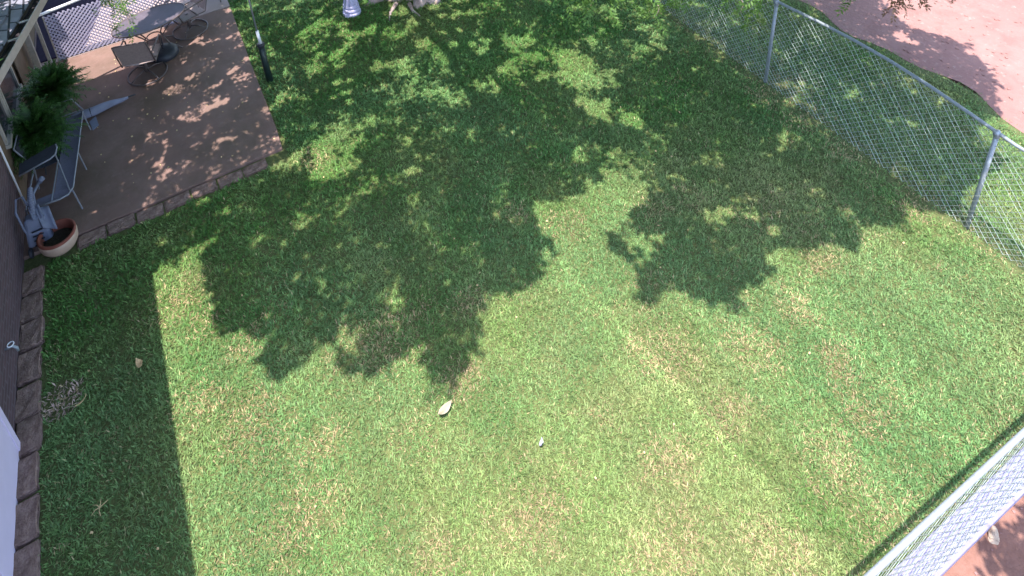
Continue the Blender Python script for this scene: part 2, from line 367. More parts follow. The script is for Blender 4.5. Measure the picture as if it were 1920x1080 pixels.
# ------------------------------------------------------------------ long mesh bench (y = 8.5 .. 10.2), facing +x
bench = thing('patio_bench', 'long grey metal mesh patio bench along the wall under the ferns', 'bench', (-1.95, 9.36, PT))
sk = .10
def BP(x, y, z): return (x+.02+y*sk, y, z)
MB().grid(lambda u, v: BP(.02+.22*u, -.82+1.62*v, .385-.015*math.sin(math.pi*u)), 6, 16).build('seat', M_mesh, bench, solid=.008)
MB().grid(lambda u, v: BP(-.30+.315*u, -.10+.90*v, .38-.02*math.sin(math.pi*u)), 6, 8).build('seat', M_meshd, bench, solid=.008)
MB().grid(lambda u, v: BP(-.20+.40*u, -.88+.16*v, .386-.01*math.sin(math.pi*v)), 6, 4).build('seat_end', M_mesh, bench, solid=.008)
MB().grid(lambda u, v: BP(-.31-.12*u, -.05+.85*v, .42+.34*u), 6, 8).build('backrest', M_meshd, bench, solid=.008)
b = MB(); b.tube([BP(-.30, -.86, .39), BP(.10, -.89, .39), BP(.20, -.86, .39), BP(.245, -.76, .39), BP(.25, .0, .39), BP(.25, .80, .39), BP(.2, .85, .39), BP(-.30, .86, .39), BP(-.30, 0, .39), BP(-.30, -.86, .39)], .011, 8)
b.build('frame', M_tubegrey, bench, smooth=True)
MB().tube([BP(-.31, -.05, .40), BP(-.44, -.05, .78), BP(-.44, .80, .78), BP(-.31, .80, .40)], .011, 8).build('back_frame', M_tubegrey, bench, smooth=True)
MB().tube([BP(.0, -.86, .385), BP(.0, -.1, .385)], .010, 6).build('crossbar', M_tubegrey, bench)
arm_pts = [(-2.44+1.95+.10, -.40, .60), (.03, -.32, .62), (.065, -.24, .64), (.06, -.16, .66), (-.02, -.14, .66), (-.36, -.20, .64)]
MB().tube([(-.40, -.40, .60), (-.02, -.34, .64), (.045, -.30, .65), (.07, -.20, .67), (.055, -.12, .67)], .011, 8).build('armrest', M_tubegrey, bench, smooth=True)
MB().grid(lambda u, v: (-.40+.46*u, -.40+.09*u+.22*v, .60+.05*u+.02*v), 6, 4).build('arm_sling', M_meshd, bench, solid=.006)
MB().tube([(.045, -.30, .65), (.155, -.82, .39)], .008, 6).build('arm_brace', M_tubegrey, bench)
MB().tube([BP(-.30, .86, .39), BP(-.33, .86, .64), BP(.15, .86, .64), BP(.25, .84, .39)], .011, 8).build('armrest', M_tubegrey, bench, smooth=True)
for yy in (-.82, -.08, .78):
    MB().tube([BP(.245, yy, .39), BP(.262, yy+.02, .012)], .010, 8).build('leg', M_tubegrey, bench)
    MB().tube([BP(-.30, yy, .39), BP(-.34, yy, .012)], .010, 8).build('leg', M_tubegrey, bench)
# ------------------------------------------------------------------ grey yard machine by the wall
yv = thing('yard_vacuum', 'grey-blue plastic yard vacuum with looped handles leaning on the wall behind the bowl planter', 'garden tool', (-2.20, 8.27, PT-.02))
TL = Matrix.Rotation(math.radians(-14), 4, 'X')
def tapered(x0, x1, y0, y1, z0, z1, k, M):
    b = MB(); cx, cy = (x0+x1)/2, (y0+y1)/2
    vs = [M @ Vector((cx+(x-cx)*(k if z == z1 else 1), cy+(y-cy)*(k if z == z1 else 1), z)) for x in (x0, x1) for y in (y0, y1) for z in (z0, z1)]
    return b.add(vs, [(0,1,3,2),(4,6,7,5),(0,4,5,1),(2,3,7,6),(0,2,6,4),(1,5,7,3)])
tapered(-.15, .14, -.17, .05, .08, .46, .78, TL).build('body', M_plas, yv, bevel=.035)
for k in range(4): MB().box(-.06, .06, -.005, .005, -.008, .008, Matrix.Translation((0, -.165+.022*k, .16+.055*k))).build('vent', M_plasd, yv)
def flap(A, B, C, D, bulge):
    A, B, C, D = map(Vector, (A, B, C, D)); nrm = (B-A).cross(D-A).normalized()
    return MB().grid(lambda u, v: (A.lerp(B, v)).lerp(D.lerp(C, v), u)+nrm*bulge*math.sin(math.pi*v), 8, 6)
flap((.03, .05, .56), (.17, .04, .52), (.21, -.15, .27), (.08, -.13, .36), .03).build('hood', M_plas, yv, smooth=True, solid=.018)
flap((-.03, .07, .60), (.07, .07, .58), (.10, -.06, .46), (.0, -.06, .47), .035).build('top_cover', M_plas, yv, smooth=True, solid=.018)
MB().tube([(-.06, -.10, .16), (-.13, -.05, .36), (-.17, .06, .58), (-.14, .16, .70), (-.07, .17, .70), (-.02, .08, .54)], .014, 10).build('handle', M_plas, yv, smooth=True)
MB().tube([(.02, .06, .44), (.02, .26, .60), (.10, .40, .64)], [.022, .020, .020], 12).build('nozzle', M_plas, yv, smooth=True)
MB().tube([(.10, .40, .64), (.14, .45, .645)], [.034, .036], 14).build('nozzle_tip', M_plas, yv, smooth=True)
hb = MB(); N = 26
hb.tube([(.0+.03*t, .02+.20*t, .48+.26*t+.06*math.sin(math.pi*t)) for t in [k/N for k in range(N+1)]], [.030+.004*(k % 2) for k in range(N+1)], 12); hb.build('hose', M_plas, yv)
for sx in (-.13, .13): MB().lathe([(.001, -.02), (.055, -.02), (.065, -.01), (.065, .01), (.055, .02), (.001, .02)], (sx, -.17, .085), 20, M=Matrix.Rotation(math.pi/2, 3, 'Y')).build('wheel', M_plasd, yv)
MB().tube([(.10, -.02, .30), (.14, -.02, .31)], .018, 12).build('knob', M_white, yv)

# ------------------------------------------------------------------ bowl planter
pl = thing('bowl_planter', 'round cream and terracotta bowl planter with dark soil at the patio corner', 'planter', (-2.00, 8.06, .045))
Mt = Matrix.Rotation(math.radians(3), 3, 'X')
MB().lathe([(.001, 0), (.12, .0), (.18, .045), (.218, .11), (.226, .18), (.222, .235), (.21, .24)], n=36).build('bowl', M_cream, pl, smooth=True)
MB().lathe([(.2225, .228), (.2235, .25), (.212, .262), (.194, .258), (.184, .16), (.176, .125)], n=36).build('rim', M_terra, pl, smooth=True)
MB().lathe([(.182, .128), (.12, .14), (.05, .132), (.001, .14)], n=30).build('soil', M_potsoil, pl, smooth=True)

# ------------------------------------------------------------------ folded umbrella on the patio
um = thing('folded_umbrella', 'long grey-blue folded parasol lying on the concrete beside the mesh bench', 'umbrella', (-1.86, 10.50, PT), math.radians(4))
b = MB(); N = 12; path = [(i/N*.86, .01*math.sin(i), .072) for i in range(N+1)]
b.tube(path, [.062, .068, .07, .072, .072, .072, .07, .066, .058, .05, .04, .03, .018], 14); b.build('canopy', M_cover, um, smooth=True)
MB().tube([(-.28, 0, .07), (-.02, 0, .07)], .018, 8).build('pole', M_tubegrey, um)
MB().tube([(.86, .01, .072), (.97, .012, .06)], .012, 8).build('finial', M_plasd, um)
MB().ring((.3, .0, .072), .074, .008, 20, 5, Matrix.Rotation(math.pi/2, 3, 'Y')).build('strap', M_plasd, um)
sc_ = MB().add([(-1.60, 10.36, PT+.012), (-1.50, 10.42, PT+.03), (-1.47, 10.20, PT+.012), (-1.56, 10.13, PT+.006)], [(0,1,2,3)]).build('cloth_scrap', M_cover, solid=.008)
tag(sc_, 'small pale folded cloth lying beside the folded parasol', 'cloth')

# ------------------------------------------------------------------ patio table, umbrella base, chairs
T = thing('patio_table', 'oval glass-topped patio table with dark metal legs', 'table', (-.42, 11.70, PT), math.radians(11))
ax_, bx_ = .62, .36; TZ = .68
b = MB()
ell = [(ax_*math.cos(2*math.pi*k/48), bx_*math.sin(2*math.pi*k/48)) for k in range(48)]
M_tglass = mat('smoked_glass', (.075, .06, .075), .55, var=.2, scale=5, spec=.25)
b.add([(x*.985, y*.975, TZ) for x, y in ell]+[(x*.985, y*.975, TZ+.008) for x, y in ell], [tuple(range(48))[::-1], tuple(range(48, 96))]+[(i, (i+1) % 48, 48+(i+1) % 48, 48+i) for i in range(48)])
b.build('tabletop', M_tglass, T)
b = MB(); b.tube([(x, y, TZ+.002) for x, y in ell]+[(ell[0][0], ell[0][1], TZ+.002)], .016, 8, cap=False); b.build('rim', M_tubebrown, T, smooth=True)
for sx in (-1, 1):
    for sy in (-1, 1):
        MB().tube([(sx*.36, sy*.20, TZ-.016), (sx*.22, sy*.11, .46), (sx*.13, sy*.06, .32), (sx*.19, sy*.12, .15), (sx*.36, sy*.24, .012)], .013, 8).build('leg', M_tubebrown, T, smooth=True)
MB().ring((0, 0, .33), .12, .011, 20, 6).build('brace', M_tubebrown, T, smooth=True)
ub = thing('umbrella_base', 'black round parasol base under the oval patio table', 'umbrella base', (-.33, 11.50, PT))
MB().lathe([(.001, 0), (.23, 0), (.245, .02), (.23, .09), (.17, .14), (.05, .16), (.001, .16)], n=28).build('weight', M_plasd, ub, smooth=True)
MB().tube([(0, 0, .15), (0, 0, .40)], .024, 10).build('tube', M_plasd, ub)
def swivel_chair(label, x, y, rz):
    c = thing('patio_chair', label, 'chair', (x, y, PT), rz, None)
    MB().ring((0, 0, .014), .315, .014, 36, 8).build('base_ring', M_tubebrown, c, smooth=True)
    for k in range(4):
        a = math.pi/4+k*math.pi/2
        MB().tube([(.03*math.cos(a), .03*math.sin(a), .10), (.16*math.cos(a), .16*math.sin(a), .085), (.312*math.cos(a), .312*math.sin(a), .018)], .011, 6).build('spoke', M_tubebrown, c, smooth=True)
    MB().tube([(0, 0, .06), (0, 0, .36)], [.035, .03], 12).build('post', M_tubebrown, c, smooth=True)
    MB().grid(lambda u, v: (-.24+.48*u, -.25+.50*v, .40-.035*math.sin(math.pi*u)+.012*math.cos(2*math.pi*v)), 10, 8).build('seat', M_sling, c, solid=.008)
    MB().grid(lambda u, v: (-.25-.17*u, -.25+.50*v, .42+.50*u), 8, 8).build('backrest', M_sling, c, solid=.008)
    f = MB()
    for s in (-1, 1):
        f.tube([(.26, s*.265, .37), (.20, s*.265, .40), (-.25, s*.265, .40), (-.34, s*.265, .66), (-.43, s*.255, .93)], .012, 8)
    f.tube([(-.43, -.255, .93), (-.455, -.2, .955), (-.455, .2, .955), (-.43, .255, .93)], .012, 8); f.tube([(.26, -.265, .37), (.26, .265, .37)], .012, 8); f.tube([(-.1, -.265, .385), (-.1, .265, .385)], .012, 8)
    f.build('frame', M_tubebrown, c, smooth=True)
    for s in (-1, 1):
        MB().tube([(-.33, s*.275, .66), (.05, s*.29, .63), (.20, s*.29, .62), (.25, s*.285, .56), (.20, s*.27, .40)], .013, 8).build('armrest', M_tubebrown, c, smooth=True)
    return c
swivel_chair('bronze swivel patio chair with ring base on the near side of the oval table', -.66, 11.12, math.radians(74))
swivel_chair('bronze swivel patio chair with ring base partly hidden behind the oval table', .19, 12.03, math.radians(200))
fc = thing('metal_chair', 'thin-legged dark metal chair at the top edge beyond the table', 'chair', (.62, 12.82, PT), math.radians(190))
for sx in (-1, 1):
    for sy in (-1, 1): MB().tube([(sx*.2, sy*.2, .42), (sx*.22, sy*.22, .012)], .012, 6).build('leg', M_tubebrown, fc)
MB().grid(lambda u, v: (-.22+.44*u, -.22+.44*v, .43), 4, 4).build('seat', M_sling, fc, solid=.012)
MB().grid(lambda u, v: (-.23-.1*u, -.22+.44*v, .46+.42*u), 4, 4).build('backrest', M_sling, fc, solid=.012)

# ------------------------------------------------------------------ sleeved pole and lamp post
po = thing('feeder_pole', 'slim pole in a black sleeve with a pale pipe on top at the lawn edge', 'pole', (1.13, 9.78, 0))
MB().tube([(0, 0, -.02), (-.015, 0, .35), (-.02, 0, .74)], [.058, .054, .05], 12).build('sleeve', M_black, po, smooth=True)
MB().tube([(-.02, 0, .74), (-.02, 0, .78), (-.02, 0, .80)], [.064, .064, .05], 12).build('collar', M_plasd, po, smooth=True)
MB().tube([(-.02, 0, .79), (-.03, 0, 1.05)], .026, 10).build('pipe', M_white, po, smooth=True)
MB().tube([(-.03, 0, 1.04), (-.06, 0, 2.3)], .013, 8).build('rod', M_tubegrey, po, smooth=True)
MB().tube([(-.06, 0, 2.3), (0, .05, 2.42), (.12, .1, 2.44), (.2, .13, 2.36)], .01, 8).build('hook', M_tubegrey, po, smooth=True)
lp = thing('lamp_post', 'white fluted lamp post with a banded flared base on the shaded grass', 'lamp post', (3.00, 10.86, 0))
MB().lathe([(.001, -.02), (.178, -.02), (.178, .035), (.168, .06), (.138, .066), (.138, .105), (.162, .112), (.158, .145), (.126, .152), (.126, .185), (.150, .192), (.146, .22), (.128, .23)], n=32).build('base', M_lampw, lp, smooth=False)
MB().lathe([(.128, .229), (.124, .30), (.104, .40), (.086, .52), (.07, .66), (.06, .8)], n=64, lobes=10, amp=.09).build('fluted_shaft', M_lampw, lp, smooth=True)
MB().lathe([(.06, .8), (.05, 1.0), (.045, 2.1), (.07, 2.15), (.07, 2.2)], n=32).build('pole', M_lampw, lp, smooth=True)
MB().lathe([(.07, 2.2), (.15, 2.28), (.19, 2.55), (.2, 2.56), (.02, 2.72), (.001, 2.74)], n=6).build('lantern', M_lampw, lp)

# ------------------------------------------------------------------ chain-link fences
def fence(name, label, P0, P1, posts, Hh, cell=.085, wr=.0026, bow=None):
    p0, p1 = Vector((*P0, 0)), Vector((*P1, 0)); d = p1-p0; L = d.length; ang = math.atan2(d.y, d.x)
    f = thing(name, label, 'fence', p0, ang)
    b = MB(); z0, z1 = .03, Hh-.04; hh = z1-z0
    n = int(L/cell)+1; m = int(hh/cell)
    for i in range(-m, n+1):
        for s in (1, -1):
            # a zig-zag free straight diagonal of the weave, slightly bowed where it crosses its neighbours
            xa, xb = (i*cell, i*cell+hh) if s == 1 else (i*cell+hh, i*cell)
            ta, tb = 0., 1.
            def X(t): return xa+(xb-xa)*t
            lo, hi = (0-xa)/(xb-xa), (L-xa)/(xb-xa)
            ta, tb = max(0, min(lo, hi)), min(1, max(lo, hi))
            if tb-ta < .02: continue
            wob = .006*math.sin(i*1.7)
            b.tube([(X(ta), s*.003, z0+hh*ta), (X((ta+tb)/2)+wob*.5, s*.003+wob, z0+hh*(ta+tb)/2), (X(tb), s*.003, z0+hh*tb)], wr, 3, cap=False)
    for i in range(n):                       # knuckles along the top
        x_ = i*cell; b.tube([(x_-.012, 0, z1-.01), (x_, .008, z1+.012), (x_+.012, 0, z1-.01)], wr*1.2, 3, cap=False)
    def lean(mb):                            # the line bulges outward a little between its posts
        if bow: mb.v = [(x, y + bow[2]*math.sin(math.pi*min(1, max(0, (x-bow[0])/(bow[1]-bow[0]))))*z/Hh, z) for x, y, z in mb.v]
        return mb
    lean(b).build('wire_mesh', M_wire, f)
    lean(MB().tube([(L*k/24, 0, Hh) for k in range(25)], .021, 10)).build('top_rail', M_metal, f, smooth=True)
    for t in posts:
        MB().tube([(t, 0.03, -.03), (t, 0.03, Hh-.03)], .026, 10).build('post', M_metal, f, smooth=True)
        b = MB(); b.lathe([(.03, -.05), (.034, -.03), (.034, .02), (.02, .05), (.001, .055)], (t, .03, Hh-.02), 12); b.tube([(t, -.02, Hh), (t, .04, Hh)], .03, 10); b.build('post_cap', M_metal, f, smooth=True)
    return f
FA = (8.16, 12.8); FB = (7.62, .62)
dl = Vector((FB[0]-FA[0], FB[1]-FA[1])); LL = dl.length
def along(y): return (FA[1]-y)/(FA[1]-FB[1])*LL
fence('chain_link_fence', 'galvanised chain-link fence running beside the dirt drive on the right', FA, FB, [along(y) for y in (11.3, 8.3, 5.33, 2.34)], 1.52, bow=(along(5.5), along(2.2), .17))
nf = fence('chain_link_fence', 'chain-link fence above a pale concrete strip across the near right corner', (7.62, .594), (-2.4, 1.126), [.02, 1.55, 4.75, 8.0], 1.46, cell=.10, wr=.0024)
slab('mow_strip', [(-2.3, 1.095), (7.6, .57), (7.6, .765), (-2.3, 1.29)], -.04, .035, M_strip)

# ------------------------------------------------------------------ small things
def litter(name, n, box, r0, r1, m, seed, label, cat):
    r = random.Random(seed); b = MB()
    for k in range(n):
        x, y = r.uniform(*box[0]), r.uniform(*box[1]); s_ = r.uniform(r0, r1); a = r.uniform(0, 6.28); q = Matrix.Translation((x, y, box[2]+s_*.2)) @ Matrix.Rotation(a, 4, 'Z')
        vs = [q @ Vector((s_*cx*r.uniform(.7, 1.2), s_*cy*r.uniform(.5, 1), s_*.45*cz)) for cx in (-1, 1) for cy in (-1, 1) for cz in (-1, 1)]
        b.add(vs, [(0,1,3,2),(4,6,7,5),(0,4,5,1),(2,3,7,6),(0,2,6,4),(1,5,7,3)])
    return tag(b.build(name, m), label, cat, kind='stuff')
litter('gravel', 420, ((10.3, 14.5), (1.5, 8), .012), .006, .022, M_dirt, 5, 'small stones scattered over the dirt drive', 'gravel')
litter('gravel', 110, ((4.0, 6.2), (-.2, .72), -.05), .004, .014, M_dirt, 6, 'small stones scattered over the bare dirt by the near fence', 'gravel')
litter('leaf_litter', 70, ((-2.0, 7), (2, 8), .04), .004, .011, M_straw, 8, 'tiny dry leaf bits scattered in the lawn', 'leaf litter')
litter('leaf_litter', 46, ((-1.5, .9), (8.2, 12.2), PT+.002), .005, .013, M_straw, 7, 'tiny dry leaf bits scattered over the patio', 'leaf litter')
bm_ = bmesh.new(); bmesh.ops.create_icosphere(bm_, subdivisions=3, radius=.5); rr_ = random.Random(4)
for v in bm_.verts:
    n_ = 1+.22*math.sin(v.co.x*7+1)*math.sin(v.co.y*6+2)+.10*math.sin(v.co.z*13+v.co.x*9)+rr_.uniform(-.03, .03); v.co = Vector((v.co.x*.15*n_, v.co.y*.085*n_, max(-.02, v.co.z*.09*n_)))
r_ = bpy.data.meshes.new('rock'); bm_.to_mesh(r_); bm_.free(); r_.materials.append(M_rock)
o = bpy.data.objects.new('rock', r_); COL.objects.link(o); o.location = (4.93, .68, -.045); o.rotation_euler = (0, 0, .5); tag(o, 'pale tan rock on the bare dirt outside the near fence', 'rock')
def curl(name, x, y, L, Wd, rz, m, label, cat, z=.075):
    b = MB(); b.grid(lambda u, v: (L*(u-.5), Wd*(v-.5)*math.sin(math.pi*(.12+.80*u)), .02*math.cos(3*v)+.03*(u-.5)**2*4), 8, 5); o = b.build(name, m, solid=.003)
    o.location = (x, y, z); o.rotation_euler = (.12, .1, rz); return tag(o, label, cat)
curl('dry_leaf', 1.37, 3.85, .17, .085, .35, M_scrap, 'large pale curled dry leaf lying on the sunlit lawn', 'leaf')
curl('dry_leaf', -1.26, 5.94, .10, .06, 2.2, M_straw, 'small tan dry leaf on shaded grass near the shadow edge', 'leaf')
curl('dry_leaf', -1.83, 5.85, .12, .04, .6, M_straw, 'narrow tan dry leaf on shaded grass beside the bare dirt patch', 'leaf')
curl('paper_scrap', 2.02, 3.12, .045, .035, 1.1, M_lat, 'tiny pale paper scrap on the sunlit lawn', 'scrap')
tw = MB()
for a in (.1, 1.2, 2.2, 3.3, 4.6): tw.tube([(0, 0, .0), (.05*math.cos(a), .05*math.sin(a), .015), (.11*math.cos(a+.2), .11*math.sin(a+.2), .0)], [.006, .005, .003], 5)
o = tw.build('twig', M_straw); o.location = (-1.71, 4.79, .045); o.scale = (.7, .7, .7); tag(o, 'small dry forked twig lying on the shaded grass', 'twig')

# ------------------------------------------------------------------ lawn grass (uncountable: one object)
SHADE = [(-1.03,7.09),(-0.74,7.16),(-0.47,7.22),(-0.2,7.23),(-0.18,7.15),(-0.41,7.0),(-0.47,6.84),(-0.46,6.6),(-0.22,6.43),(-0.07,6.26),(-0.36,6.35),(-0.45,6.17),(-0.47,5.9),(-0.29,5.83),(-0.04,5.71),(0.24,5.62),(0.41,5.67),(0.36,5.6),(0.13,5.48),(-0.09,5.36),(-0.04,5.17),(0.17,5.13),(0.38,5.16),(0.57,5.17),(0.73,5.12),(0.75,4.94),(0.72,4.71),(0.84,4.59),(1.05,4.5),(1.27,4.5),(1.42,4.57),(1.42,4.37),(1.39,4.15),(1.44,4.05),(1.62,4.13),(1.77,4.19),(2.02,4.33),(2.03,4.53),(2.22,4.6),(2.29,4.88),(2.38,4.72),(2.61,4.56),(2.84,4.62),(3.15,4.67),(3.25,4.77),(3.28,5.1),(3.37,5.41),(3.58,5.53),(3.85,5.32),(4.18,5.23),(4.43,5.35),(4.67,5.42),(4.82,5.21),(5.0,4.78),(4.87,4.61),(4.57,4.52),(4.39,4.53),(4.1,4.45),(3.97,4.29),(4.16,4.12),(4.18,3.92),(4.12,3.82),(3.84,3.75),(4.18,3.64),(4.37,3.5),(4.5,3.34),(4.54,3.23),(4.62,3.14),(4.78,3.22),(5.06,3.21),(5.29,3.03),(5.24,3.26),(5.31,3.37),(5.54,3.34),(5.68,3.41),(5.8,3.3),(5.83,3.19),(6.02,3.14),(6.18,3.19),(6.31,3.02),(6.34,2.87),(6.51,2.95),(6.68,3.09),(6.9,2.96),(7.02,2.76),(7.04,2.62),(7.16,2.73),(7.39,2.99),(7.67,2.75),(7.82,2.52),(8.2,2.66),(8.68,2.65),(9.13,2.68),(9.15,2.88),(9.46,3.21),(9.68,3.18),(10.07,3.06),(10.16,3.39),(10.44,3.31),(10.79,3.61),(11.01,3.81),(10.93,4.12),(11.29,4.09),(11.13,4.54),(10.98,4.94),(11.11,5.23),
 (11.5,6.2),(11.7,9),(11.5,15.5),(6,17),(0.8,17),(0.4,14),(-0.1,12.3),(-0.45,11.75),(-1.0,11.45),(-2.3,11.4),(-2.3,7.09)]
DRY = [(1.68,4.02,.22),(3.63,3.22,.34),(3.66,4.93,.24),(1.17,4.79,.42),(-.35,4.75,.3),(-.28,5.6,.22),(5.0,2.14,.22),(1.66,2.73,.28),(4.26,1.59,.3),(2.15,4.74,.18),(5.2,2.79,.25),(-.76,6.53,.3),(2.95,2.47,.25),(4.78,1.72,.22),(4.21,1.26,.26),(3.7,2.42,.22),(4.74,4.46,.22),(3.24,5.4,.18),(1.25,7.71,.22),(-.74,5.21,.25),(-.15,3.76,.3),(.82,2.94,.22),(8.0,5.15,.38),(7.55,2.8,.25),(7.6,5.1,.3),(7.75,4.5,.3),(7.7,3.8,.25),(.9,5.0,.25),(2.5,2.0,.3),(3.3,1.5,.28),(5.9,3.0,.25),(4.4,2.7,.3),(.2,4.2,.2),(-2.02,6.02,.17),(-2.0,6.05,.14),(-.55,6.1,.2)]
BARE = [(-2.02, 6.02, .22), (.75, 4.9, .12), (8.05, 5.2, .25)]

def build_grass():
    R = np.random.default_rng(5)
    def scatter(x0, x1, y0, y1, dens):
        n = int((x1-x0)*(y1-y0)*dens); return R.uniform(x0, x1, n), R.uniform(y0, y1, n)
    xs, ys = [], []
    for (a, b_, c, d, dn) in ((-2.25, 10.3, .6, 3.2, 8200), (-2.25, 10.3, 3.2, 6, 7000), (-2.25, 10.4, 6, 9, 4600), (.9, 11, 9, 15.5, 2600)):
        x, y = scatter(a, b_, c, d, dn); xs.append(x); ys.append(y)
    x = np.concatenate(xs); y = np.concatenate(ys)
    # keep what the picture can hold
    keep = (x > -2.19+.03*np.sin(y*9)+np.maximum(0, 5-y)*.02)
    keep &= ~((y > 7.90+.03*np.sin(x*11)) & (y < 20) & (x < .96+.02*np.sin(y*7)) )
    keep &= (y < 8.0) | (x > .96)
    edge = 9.98+.10*np.sin(y*2.1)+.06*np.sin(y*5.3+1)-np.maximum(0, 3.4-y)*.25
    keep &= x < edge + R.normal(0, .10, x.size)
    ms = 1.31-(x+2.3)*.0535
    keep &= ((y > ms+.10) | (R.random(x.size) < .5)) & (y > ms)
    # frustum cull with a margin for neighbouring views
    rel = np.stack([x, y, np.full_like(x, -7.64)], 1)
    cx = rel @ np.array(CAM_R); cy = rel @ np.array(CAM_U); cz = rel @ np.array(CAM_F)
    u = .5 + cx/cz*23.893/36 - .046198; v = cy/cz*23.893/36 + .406428
    keep &= (u > -.08) & (u < 1.08) & (v > -.34) & (v < .34)
    # thin along the fences and on bare spots
    fx = 7.62+(y-.86)*(8.16-7.62)/(12.8-.86)
    nz = fbm(x, y, .35, 31)
    strip_ = np.abs(x-fx) < .10+.10*nz
    keep &= ~(strip_ & (R.random(x.size) < .7))
    for bx, by, br in BARE:
        d = np.hypot(x-bx, y-by)/(br*(.6+.8*nz)); keep &= ~((d < 1) & (R.random(x.size) < .5))
    tuft = vnoise(x, y, .05, 3)
    keep &= R.random(x.size) < .45+.75*tuft
    x, y = x[keep], y[keep]; n = x.size
    tuft = vnoise(x, y, .05, 3)
    sh = inpoly(x, y, SHADE)
    # ---- colours the grass itself has
    G1 = np.array([.088, .205, .044]); G2 = np.array([.245, .288, .112]); TT = np.array([.38, .29, .16]); G3 = np.array([.135, .245, .09])
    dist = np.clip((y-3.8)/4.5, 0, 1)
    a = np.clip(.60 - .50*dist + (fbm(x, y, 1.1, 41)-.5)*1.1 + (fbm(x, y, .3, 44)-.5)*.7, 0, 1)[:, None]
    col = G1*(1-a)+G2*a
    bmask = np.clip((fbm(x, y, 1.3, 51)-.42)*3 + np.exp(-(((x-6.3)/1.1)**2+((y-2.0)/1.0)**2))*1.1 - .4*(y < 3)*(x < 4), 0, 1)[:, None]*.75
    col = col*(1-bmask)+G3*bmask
    dm = np.zeros(n)
    nn = fbm(x, y, .22, 61)
    for dx, dy, dr in DRY:
        d = np.hypot((x-dx)/1.25, y-dy)/dr; dm = np.maximum(dm, np.clip(1.25-d-(nn-.5)*1.6, 0, 1))
    gen = np.clip((fbm(x, y, .7, 71)-.60)*4, 0, 1)*np.clip((fbm(x, y, .16, 75)-.38)*4, 0, 1)
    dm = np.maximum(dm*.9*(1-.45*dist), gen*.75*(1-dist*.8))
    fstr = np.clip(1-np.abs(x-(7.62+(y-.86)*.045))/.28, 0, 1); dm = np.maximum(dm, fstr*.6*nn*1.6)
    dm = np.maximum(dm, np.clip(1.35-y, 0, .5)*1.2*nn)
    ispatch = np.hypot(x+2.02, y-6.02) < .2
    pick = (R.random(n) < dm*np.where(ispatch, 1.15, .5))
    colT = TT*(.8+.4*R.random((n, 1)))
    col = np.where(pick[:, None], colT, col)
    col = np.where((ispatch & (R.random(n) < .7))[:, None], np.array([.62, .44, .38])*(.6+.6*R.random((n, 1))), col)
    pick2 = R.random(n) < .05*(1-dist*.75)
    col = np.where(pick2[:, None], TT*np.array([.85, 1.0, .9]), col)
    # mowing lines run away from the viewer
    mow = .07*np.sign(np.sin(x*2*math.pi/1.05+.6)) + .26*np.exp(-((x-3.38+.10*(y-3.6))/.04)**2)*(y < 5) + .16*np.exp(-((x-.80)/.05)**2)*(y < 5.2) + .16*np.exp(-((x-5.3)/.06)**2)*(y < 3) - .10*np.exp(-((x-3.52+.10*(y-3.6))/.05)**2)*(y < 5)
    val = (.62+.75*R.random(n)**1.3)*(1+mow)
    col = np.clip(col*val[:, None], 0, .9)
    # ---- blades: a kite of four points, leaning and bent
    far = np.clip((y-4)/8, 0, 1)
    L = (.030+.032*R.random(n))*(.75+.6*tuft)*(1+.4*far); W = (.0030+.0024*R.random(n))*(1+1.0*far)
    az = R.random(n)*2*math.pi; lean = .55+.85*R.random(n)
    dx, dy = np.cos(az), np.sin(az); hx = L*np.sin(lean); hz = L*np.cos(lean)
    V = np.empty((n, 4, 3), np.float32)
    V[:, 0] = np.stack([x, y, np.full(n, -.004)], 1)
    mx, my, mz = x+dx*hx*.42, y+dy*hx*.42, hz*.62
    V[:, 1] = np.stack([mx-dy*W, my+dx*W, mz], 1); V[:, 3] = np.stack([mx+dy*W, my-dx*W, mz], 1)
    V[:, 2] = np.stack([x+dx*hx, y+dy*hx, hz*.95], 1)
    me = bpy.data.meshes.new('grass'); me.vertices.add(n*4); me.vertices.foreach_set('co', V.ravel())
    me.loops.add(n*4); me.loops.foreach_set('vertex_index', np.arange(n*4, dtype=np.int32))
    me.polygons.add(n); me.polygons.foreach_set('loop_start', np.arange(n, dtype=np.int32)*4)
    me.update(calc_edges=True)
    at = me.attributes.new('blade', 'FLOAT_COLOR', 'POINT')
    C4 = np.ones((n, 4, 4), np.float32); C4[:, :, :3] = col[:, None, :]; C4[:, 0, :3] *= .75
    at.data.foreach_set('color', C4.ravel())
    m = bpy.data.materials.new('grass_blade'); m.use_nodes = True; t = m.node_tree; b = t.nodes['Principled BSDF']
    an = t.nodes.new('ShaderNodeAttribute'); an.attribute_name = 'blade'; t.links.new(an.outputs['Color'], b.inputs['Base Color'])
    b.inputs['Roughness'].default_value = .55; b.inputs['Specular IOR Level'].default_value = .25
    tr = t.nodes.new('ShaderNodeBsdfTranslucent'); t.links.new(an.outputs['Color'], tr.inputs[0])
    mx = t.nodes.new('ShaderNodeMixShader'); mx.inputs[0].default_value = .38
    t.links.new(b.outputs[0], mx.inputs[1]); t.links.new(tr.outputs[0], mx.inputs[2]); t.links.new(mx.outputs[0], t.nodes['Material Output'].inputs[0])
    me.materials.append(m)
    o = bpy.data.objects.new('grass', me); COL.objects.link(o); tag(o, 'mown patchy lawn grass with dry tan spots', 'grass', kind='stuff')
    print('blades', n)
build_grass()

